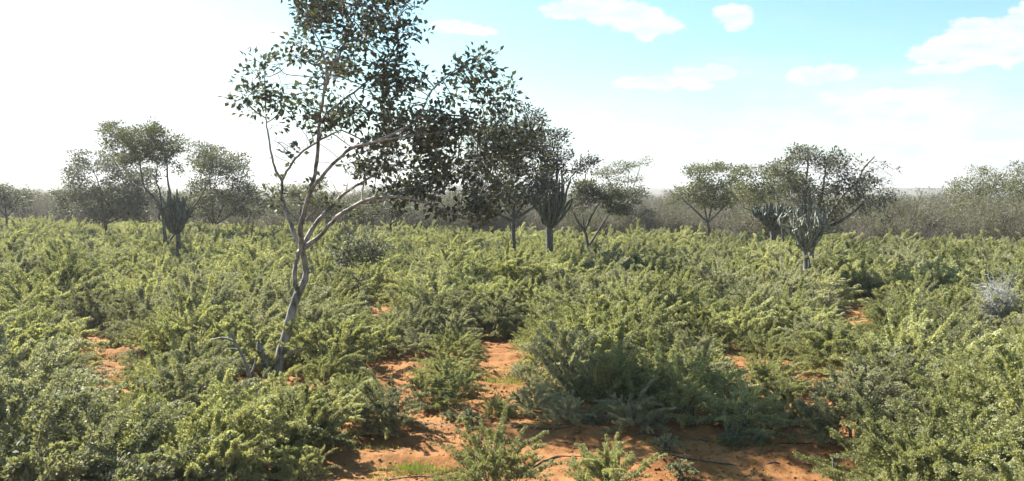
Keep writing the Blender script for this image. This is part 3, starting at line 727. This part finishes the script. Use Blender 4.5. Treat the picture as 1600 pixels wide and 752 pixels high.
tree('umbrella_tree', 'pale thin flat-topped tree showing above the small forked tree', 'tree', 85.0,
     simple_limbs(978, 330, 85, 2.2, [(-30, -55, 1), (5, -62, -1), (22, -68, 1)]),
     [(950, 268, 30, 10, 1), (985, 258, 26, 10, 1), (1002, 252, 16, 8, .9), (965, 285, 34, 8, .7), (995, 280, 18, 8, .6)],
     420, 'olive', 'bark', .4, .5, .12, 9, .2, .13, tip=.010, twig_r=.05, flat=.35)
tree('hazy_tree', 'grey round tree behind the small forked tree, below the flat-topped one', 'tree', 78.0,
     simple_limbs(985, 352, 78, 2.4, [(-25, -25, 1), (5, -35, -1), (25, -22, 1)]),
     [(985, 312, 34, 22, 1), (1008, 325, 18, 16, .7), (962, 320, 20, 18, .8)], 480, 'greyleaf', 'bark_dark', .36, .45, .14, 12, .2, .15, tip=.009, twig_r=.05, flat=.5)
tree('domed_tree', 'domed yellowish-green tree standing alone between the two cactus trees', 'tree', 68.0,
     simple_limbs(1106, 348, 68, 3, [(-40, -38, 1), (-14, -60, -1), (16, -62, 1), (36, -34, -1)]),
     [(1090, 288, 34, 26, 1.1), (1122, 280, 34, 24, 1.1), (1060, 306, 20, 18, .8), (1145, 300, 22, 26, .9), (1100, 312, 50, 18, 1), (1110, 265, 34, 10, .8)],
     1000, 'olive', 'bark_dark', .32, .40, .125, 12, .19, .17, tip=.009, twig_r=.05, flat=.5)
tree('twiggy_tree', 'thin twiggy tree over the squat dark cactus', 'tree', 60.0,
     simple_limbs(1222, 345, 60, 2.6, [(-38, -40, 1), (-12, -60, -1), (14, -60, 1), (-60, -20, -1)]),
     [(1170, 268, 26, 12, .7), (1205, 262, 34, 18, 1), (1188, 298, 40, 22, .9), (1230, 285, 32, 30, .9), (1165, 300, 22, 18, .7)],
     750, 'olive', 'bark_dark', .3, .38, .12, 11, .17, .16, tip=.009, twig_r=.045, flat=.45)
# right big tree
lean_tree = tree('leaning_tree', 'wide-spreading grey tree on a pale leaning trunk right of centre', 'tree', 40.0,
     [(None, [(1260, 464, 0, 8), (1264, 425, 0, 6.5), (1267, 400, 0, 6), (1272, 378, 0, 5), (1282, 362, 0, 4.2)]),
      ((0, 4), [(1282, 362, 0, 4.4), (1305, 350, -.3, 3.6), (1330, 335, -.5, 2.8), (1352, 315, -.7, 2)]),
      ((0, 4), [(1282, 362, 0, 4), (1300, 330, .4, 3.2), (1322, 300, .7, 2.6), (1340, 285, .9, 1.8)]),
      ((0, 3), [(1272, 378, 0, 4.4), (1275, 340, .2, 3.6), (1285, 300, .3, 3), (1290, 262, .5, 2)]),
      ((0, 3), [(1272, 378, 0, 4), (1262, 345, -.3, 3.2), (1258, 300, -.5, 2.6), (1262, 262, -.6, 2), (1262, 240, -.6, 1.4)]),
      ((1, 3), [(1352, 315, -.7, 2), (1372, 325, -.9, 1.7), (1388, 340, -1, 1.2)]),
      ((2, 3), [(1340, 285, .9, 2.6), (1347, 268, .9, 2.4), (1356, 255, .9, 2.2), (1366, 245, .9, 1.6)])],
     [(1262, 242, 34, 18, 1.1), (1300, 250, 30, 20, 1), (1325, 244, 14, 10, .6), (1230, 262, 34, 20, .9), (1290, 290, 45, 28, 1), (1340, 290, 36, 28, 1), (1375, 282, 24, 20, 1), (1398, 268, 10, 12, .5),
      (1330, 325, 50, 22, 1.1), (1375, 318, 24, 26, .9), (1392, 345, 10, 12, .5), (1250, 305, 40, 28, .8), (1280, 335, 34, 18, .6)],
     1400, 'greyleaf', 'bark', .22, .27, .090, 8, .12, .22, tip=.008, twig_r=.035, flat=.55)
tree('pale_tree', 'hazy pale tree with thin upright stems at the far right', 'tree', 84.0,
     simple_limbs(1535, 350, 84, 2.6, [(-45, -35, 1), (-15, -60, -1), (20, -65, 1), (50, -50, -1)]),
     [(1500, 298, 30, 20, 1), (1540, 282, 40, 22, 1), (1580, 292, 30, 28, 1), (1540, 315, 60, 22, .9), (1500, 328, 24, 16, .6)], 900, 'olive', 'bark', .42, .52, .13, 11, .23, .18, tip=.011, twig_r=.055, flat=.5)
tree('pale_tree', 'pale olive tree cut by the right edge of the view', 'tree', 78.0,
     simple_limbs(1620, 350, 78, 2.6, [(-35, -45, 1), (-5, -70, -1), (35, -60, 1)]),
     [(1600, 275, 36, 22, 1), (1640, 280, 40, 30, 1), (1605, 312, 30, 24, 1)], 700, 'olive', 'bark', .4, .5, .13, 11, .22, .18, tip=.011, twig_r=.055, flat=.5)

lb_ = np.array(lean_tree.location); a = Acc()
for seg in ([(1266, 392, -.2, 2), (1258, 352, -.5, 1.9), (1246, 319, -.7, 1.8), (1228, 311, -.8, 1.5), (1207, 303, -.8, .8)], [(1234, 313, -.75, 1.1), (1236, 298, -.7, .8), (1233, 287, -.6, .4)],
            [(1252, 335, -.6, 1.2), (1260, 312, -.7, .9), (1258, 292, -.8, .4)], [(1220, 308, -.8, .8), (1213, 298, -.8, .6), (1211, 291, -.8, .3)]):
    p_ = smooth_path(np.array([np.array([*P(x, y, 40 + d)]) for x, y, d, r in seg]) - lb_, 4); r_ = np.array([q_[3] for q_ in seg]) * 40 / F
    a.add(tube(p_, np.interp(np.linspace(0, len(r_) - 1, len(p_)), np.arange(len(r_)), r_), 6, .1))
o = link('dead_limb', a.mesh('dead_limb', M['bark_pale'], True), lean_tree); o['label'] = 'white bare dead limb'

# ------------------------------------------------------------------ candelabra cacti
def ribbed(pts, rad, ribs=6):
    pts = np.asarray(pts, float); k = ribs * 2; V_, Q_ = tube(pts, rad, k); m_ = len(pts)
    Vr = V_.reshape(m_, k, 3); c = pts[:, None]; f = np.where(np.arange(k) % 2 == 0, 1.15, .72)[None, :, None]
    V_ = (c + (Vr - c) * f).reshape(-1, 3)
    return V_, Q_
def cactus(name, label, Y, bx, ytrunk, halfw, ybot, ytop, n_arm, rp, mat='cactus', trunkr=5, wild=.15, bark='bark_dark', seed=1):
    g = np.random.default_rng(seed); k = Y / F
    b = P(bx, 300 + CAM_H / Y * F, Y); b.z = gh(b.x, b.y) - .05; base = np.array(b)
    top = np.array(P(bx, ytrunk, Y)) - base
    root = thing(name, label, 'cactus', b)
    a = Acc(); sp_ = smooth_path([(0, 0, 0), top * .5 + np.array([.04, 0, 0]), top], 5)
    a.add(tube(sp_, np.linspace(trunkr * 1.15, trunkr * .85, len(sp_)) * k, 9, .12)); link('trunk', a.mesh('trunk', M[bark], True), root)
    z0, z1 = top[2], P(bx, ytop, Y).z - base[2]; W = halfw * k
    for i_ in range(n_arm):
        ph = i_ * 2.399 + g.uniform(-.3, .3); q_ = math.sqrt((i_ + .5) / n_arm); r_ = W * q_
        tipz = z0 + (z1 - z0) * (1 - .45 * q_ ** 2) * g.uniform(.55, 1.0)
        st_ = z0 + (z1 - z0) * g.uniform(-.05, .18) * (1 - q_ * .3); cx_, sx_ = math.cos(ph), math.sin(ph)
        pts = [(0.3 * trunkr * k * cx_, .3 * trunkr * k * sx_, st_ - .08), (r_ * .45 * cx_, r_ * .45 * sx_, st_ + r_ * .25), (r_ * .82 * cx_, r_ * .82 * sx_, st_ + r_ * .75),
               (r_ * (1 + g.uniform(-wild, wild)) * cx_, r_ * (1 + g.uniform(-wild, wild)) * sx_, (st_ + tipz) / 2 + r_ * .3), (r_ * (1.05 + g.uniform(-wild, wild)) * cx_, r_ * (1.05 + g.uniform(-wild, wild)) * sx_, max(tipz, st_ + r_ + .3))]
        pts = np.array(pts) + g.normal(0, wild * .12, (5, 3)) * np.array([[0]] + [[1]] * 4)
        sp_ = smooth_path(pts, 4); rr = np.full(len(sp_), rp * k) * g.uniform(.7, 1.2) * (1 + .22 * np.sin(np.arange(len(sp_)) * g.uniform(.7, 1.3) + g.uniform(0, 6))); rr[0] *= .8; rr[-2] *= .85; rr[-1] *= .25
        a = Acc(); a.add(ribbed(sp_, rr)); link('arm', a.mesh('arm', M[mat], False), root)
    return root
cactus('candelabra_cactus', 'tall bluish candelabra cactus with packed upright arms near the centre', 50, 858, 352, 31, 350, 236, 46, 1.9, trunkr=6, seed=2, wild=.22)
cactus('candelabra_cactus', 'dark short candelabra cactus on a thin trunk in the left field', 48, 278, 362, 24, 360, 284, 44, 1.6, trunkr=4, seed=3, wild=.3)
cactus('candelabra_cactus', 'squat dark candelabra cactus behind and left of the pale leaning trunk', 58, 1208, 358, 30, 370, 312, 44, 1.8, trunkr=5.5, seed=4, wild=.3)
cactus('candelabra_cactus', 'pale mottled cactus tangled round the leaning trunk right of centre', 39.4, 1258, 388, 34, 390, 292, 60, 1.35, mat='cactus_pale', trunkr=4, wild=.55, bark='bark', seed=5)
# ------------------------------------------------------------------ dry scrub beyond the field
def twig_mesh(seed, H=2.6, W=1.5, n_st=26, leafy=0, mat='twig', rr=.012):
    g = np.random.default_rng(seed); a = Acc()
    cen = []
    for i_ in range(n_st):
        ph = g.uniform(0, 2 * np.pi); r_ = W * math.sqrt(g.uniform(.02, 1)); h_ = H * g.uniform(.55, 1.0) * (1 - .25 * (r_ / W) ** 2)
        d = np.array([math.cos(ph), math.sin(ph), 0]); p0 = d * g.uniform(0, .25)
        pts = smooth_path([p0, p0 + d * r_ * .35 + [0, 0, h_ * .4], d * r_ * .75 + [0, 0, h_ * .75] + g.normal(0, .1, 3), d * r_ + [0, 0, h_]], 3)
        a.add(tube(pts, np.linspace(rr * 1.7, rr * .5, len(pts)), 3))
        for j_ in range(9):
            k_ = g.integers(2, len(pts)); q0 = pts[k_]; dd = unit(g.normal(0, 1, 3) + d * .5 + [0, 0, .7]); L = g.uniform(.25, .8)
            q1 = q0 + dd * L * .5 + g.normal(0, .05, 3); q2 = q0 + dd * L + [0, 0, -.05]
            a.add(tube([q0, q1, q2], [rr * .7, rr * .5, rr * .35], 3)); cen += [q1, q2]
            for _ in range(2):
                q3 = q1 + unit(g.normal(0, 1, 3) + dd) * g.uniform(.12, .35); a.add(tube([q1, (q1 + q3) / 2 + g.normal(0, .02, 3), q3], [rr * .45, rr * .4, rr * .3], 3)); cen.append(q3)
    tm = a.mesh('twigs', M[mat]); lm = None
    if leafy:
        c = np.array(cen)[g.integers(0, len(cen), leafy)] + g.normal(0, .12, (leafy, 3)); L = g.uniform(.07, .14, leafy)
        lm = mk_mesh('dry_foliage', *leaves(c, g.normal(0, 1, (leafy, 3)), np.array([0, 0, 1.]) + g.normal(0, .6, (leafy, 3)), L, L * .5), M['scrub_leaf' if leafy < 2500 else 'olive'])
    return tm, lm
scv = [twig_mesh(21, leafy=700), twig_mesh(22, H=3.2, W=1.7, n_st=30, leafy=350), twig_mesh(23, H=2.2, W=1.6, n_st=34), twig_mesh(24, H=3.9, W=2.3, n_st=34, leafy=3600, rr=.02)]
sc_lab = ['dry brownish shrub with a few leaves at the far edge of the field', 'upright grey twiggy shrub at the far edge of the field', 'low bare grey shrub at the far edge of the field', 'leafy olive thicket tree at the far edge of the field']
near_px = [(1065, .6), (640, .4), (1430, .5), (1490, .5)]
sc_src = []
for k, ((tm, lm), lb) in enumerate(zip(scv, sc_lab)):
    x = [8.5, -12.5, 34, 44][k] ; y = 77 - .32 * x + 2
    r = thing(['dry_shrub', 'dry_shrub', 'dry_shrub', 'thicket_tree'][k], lb, 'shrub' if k < 3 else 'tree', (x, y, 0), 0, 'dry shrubs at the field edge' if k < 3 else None)
    parts = [link('twigs' if k < 3 else 'trunk', tm, r)]
    if lm: parts.append(link('foliage' if k < 3 else 'crown', lm, r))
    sc_src.append(parts)
pts, rots, scs, vr = [], [], [], []
for i_ in range(5200):
    t = random.uniform(-.86, .86); d = 76 * (12 ** (random.random() ** 1.5)); x, y = d * math.sin(t), d * math.cos(t)
    ed = 77 - .32 * x
    if y < ed + 1.0: y = ed + random.uniform(1, 14)
    if any(abs(x - (tx - CX) / F * ty) < 1.4 and abs(y - ty) < 2 for tx, ty in ((335, 68), (165, 66), (1106, 68))): continue
    far_ = math.hypot(x, y)
    gr = mnoise.noise((x * .035, y * .035, 6)) + .35 * mnoise.noise((x * .11, y * .11, 2))
    v = random.choices(range(4), [3, 3, 4, (.5 if gr < .02 else 5) * (1 if far_ < 130 else 2)])[0]
    pts.append((x, y, -.02)); rots.append(random.uniform(0, 6.28)); scs.append(random.uniform(.65, 1.15) * (random.uniform(1, 1.35) if v == 3 else 1) * (1 if far_ < 120 else 1.05) * (1.0 if x < 10 else .88) * (1 + .5 * mnoise.noise((x * .045, y * .045, 1)))); vr.append(v)
o = gn_scatter('dry_scrub', pts, rots, scs, vr, sc_src); o['kind'] = 'stuff'; o['label'] = 'grey-brown dry scrub stretching beyond the field to the skyline'

# pale dry bush in the right of the field
tm, _ = twig_mesh(31, H=1.5, W=.5, n_st=38, mat='twig_pale', rr=.013)
g0 = P(1560, 480, 30); r = thing('dry_bush', 'whitish leafless dry bush among green bushes at the right', 'bush', (g0.x, 30, gh(g0.x, 30))); r.scale = (.95, .95, 1.35); link('twigs', tm, r)

# ------------------------------------------------------------------ track details
def hose(label, pix):
    pts = []
    for a, b in pix: p = G(a, b); pts.append(p)
    p = smooth_path([list(v) for v in pts], 14); p = np.array([(x, y, gh(x, y) + .004 + .016 * math.sin(x * 2.3) + .01 * math.sin(x * 7)) for x, y, z in p])
    a = Acc(); a.add(tube(p, np.full(len(p), .013), 8)); o = link('irrigation_hose', a.mesh('irrigation_hose', M['hose'], True)); tag(o, label, 'hose', 'drip hoses on the soil track')
hose('thin black drip hose along the back of the red soil track', [(560, 662), (640, 666), (720, 675), (800, 678), (900, 681), (1000, 687), (1130, 692), (1240, 694), (1330, 700)])
hose('thin black drip hose across the front of the red soil track', [(600, 752), (760, 742), (880, 722), (1000, 722), (1080, 729), (1180, 733), (1270, 734), (1360, 742)])
def stake(px, py, Y, h, lb):
    p = P(px, py, Y); z = gh(p.x, p.y); a = Acc(); a.add(tube([(0, 0, -.1), (.005, 0, h * .5), (-.01, .01, h * .97), (-.01, .01, h)], [.014, .013, .012, .003], 7, .08))
    o = link('wooden_stake', a.mesh('wooden_stake', M['bark_pale'], True), None, (p.x, p.y, z)); tag(o, lb, 'stake', 'pale stakes')
stake(1301, 760, 13.6, .62, 'short pale stake at the near right end of the soil track')
stake(1464, 630, 17.2, 1.45, 'tall thin pale stake standing among the right-hand bushes')

# clods, litter, grass
g = np.random.default_rng(77); a = Acc()
ico = np.array([(0, 0, 1), (.9, 0, .3), (.28, .85, .25), (-.73, .53, .3), (-.7, -.5, .28), (.3, -.85, .3), (0, 0, -.5)])
fc = []
for k in range(1, 6):
    k2 = k % 5 + 1; fc += [(0, k, k2), (6, k2, k)]
fc = np.array(fc)
spots = []
while len(spots) < 9000:
    y = g.uniform(13, 24); x = g.uniform(-10, 9.5)
    if mnoise.noise((x * .8, y * .8, 2)) + g.normal(0, .35) > -.1: spots.append((x, y))
Vs, Qs = [], []
for i_, (x, y) in enumerate(spots):
    s = .010 + .038 * g.uniform() ** 3.2 + (.03 if g.uniform() < .01 else 0)
    v = ico * s * g.uniform(.6, 1.3, (7, 1)) * np.array([1.2, 1, .75]); an = g.uniform(0, 6.3); c_, s_ = math.cos(an), math.sin(an)
    v = v @ np.array([[c_, s_, 0], [-s_, c_, 0], [0, 0, 1]]); Vs.append(v + [x, y, gh(x, y) + s * .15]); Qs.append(fc + i_ * 7)
o = link('soil_clods', mk_mesh('soil_clods', np.concatenate(Vs), np.concatenate(Qs), M['soil'])); o['kind'] = 'stuff'; o['label'] = 'loose crumbs and clods of red soil'
m_ = 11000; xy = np.stack([g.uniform(-11, 10, m_), g.uniform(13, 26, m_)], 1); keepm = np.array([mnoise.noise((x * .6, y * .6, 8)) > -.05 for x, y in xy]); xy = xy[keepm]; m_ = len(xy)
z = np.array([gh(x, y) + .012 for x, y in xy]); dd = g.normal(0, 1, (m_, 3)) * [1, 1, .15]; L = g.uniform(.03, .09, m_)
o = link('dry_litter', mk_mesh('dry_litter', *leaves(np.column_stack([xy, z]), dd, np.array([0, 0, 1.]) + g.normal(0, .3, (m_, 3)), L, L * g.uniform(.12, .5, m_)), M['scrub_leaf'])); o['kind'] = 'stuff'; o['label'] = 'dry leaves and bits of twig on the soil'
def grass_patch(name, cx_, cy_, rx, ry, n_, hh, mat):
    c0 = G(cx_, cy_); k = c0.y / F; x = c0.x + g.normal(0, rx * k, n_); y = c0.y + g.normal(0, ry, n_); z = np.array([gh(a_, b_) for a_, b_ in zip(x, y)])
    L = hh * g.uniform(.5, 1.2, n_); d = np.array([0, 0, 1.]) + g.normal(0, .45, (n_, 3)); return leaves(np.column_stack([x, y, z]), d, g.normal(0, 1, (n_, 3)), L, np.full(n_, .012))
a = Acc()
for args in ((650, 733, 20, .16, 900, .12), (610, 742, 18, .25, 260, .08), (700, 735, 20, .2, 160, .08), (790, 597, 22, .5, 700, .16), (700, 640, 25, .2, 300, .12), (1160, 700, 30, .12, 260, .10), (880, 670, 60, .2, 260, .09),
             (1040, 700, 40, .2, 200, .08), (1130, 745, 60, .2, 160, .07), (770, 655, 30, .1, 200, .12), (560, 700, 30, .2, 180, .1), (165, 560, 15, .5, 200, .1)):
    a.add(grass_patch('g', *args, 'weed'))
o = link('short_grass', a.mesh('short_grass', M['weed'])); o['kind'] = 'stuff'; o['label'] = 'patchy short green grass on the red soil'
# small plants on the track
pf = bush_meshes(seed=41, R=.30, H=.42, n_pl=18, plume=(.12, .32), thick=.035, leaf=.045, filler=150, mat='bush_grey')
first = None
for (px, py, s, lb) in ((1148, 698, 1.0, 'small grey-green plant in the middle of the right half of the track'), (1040, 706, .8, 'small sparse plant right of the arching bush on the track'),
                        (1185, 690, .7, 'tiny grey plant against the back edge of the track'), (735, 668, .95, 'small plant on the berm behind the lone low bush'), (920, 668, .9, 'straggly shoot hanging over the back edge of the track'),
                        (700, 662, .6, 'low seedling just left of the berm plant'), (1062, 748, .8, 'pale small plant at the front edge of the track'), (815, 640, .8, 'small seedling where the side path meets the track')):
    p = G(px, py); loc = (p.x, p.y, gh(p.x, p.y))
    if first is None:
        first = thing('small_plant', lb, 'plant', loc, 0, 'small plants on the soil'); first.scale = (s,) * 3; link('foliage', pf[0], first); link('stems', pf[1], first)
    else: copy_thing(first, loc, random.uniform(0, 6), (s,) * 3, lb)

# ------------------------------------------------------------------ haze
HAZE = .0003
bx = bpy.data.meshes.new('haze'); X0, X1, Y0, Y1, Z0, Z1 = -1900, 1900, -100, 1500, -3, 21
vv = [(x, y, z) for z in (Z0, Z1) for y in (Y0, Y1) for x in (X0, X1)]
bx.from_pydata(vv, [], [(0, 2, 3, 1), (4, 5, 7, 6), (0, 1, 5, 4), (2, 6, 7, 3), (0, 4, 6, 2), (1, 3, 7, 5)])
m, q = new_mat('haze'); pv = q.add('ShaderNodeVolumePrincipled'); pv.inputs['Color'].default_value = (.985, .985, .99, 1); pv.inputs['Density'].default_value = HAZE; pv.inputs['Anisotropy'].default_value = .35
mo = q.add('ShaderNodeOutputMaterial', {'Volume': pv.outputs[0]}); m.cycles.homogeneous_volume = True
bx.materials.append(m); o = link('haze', bx); o['kind'] = 'stuff'; o['label'] = 'pale dusty air'
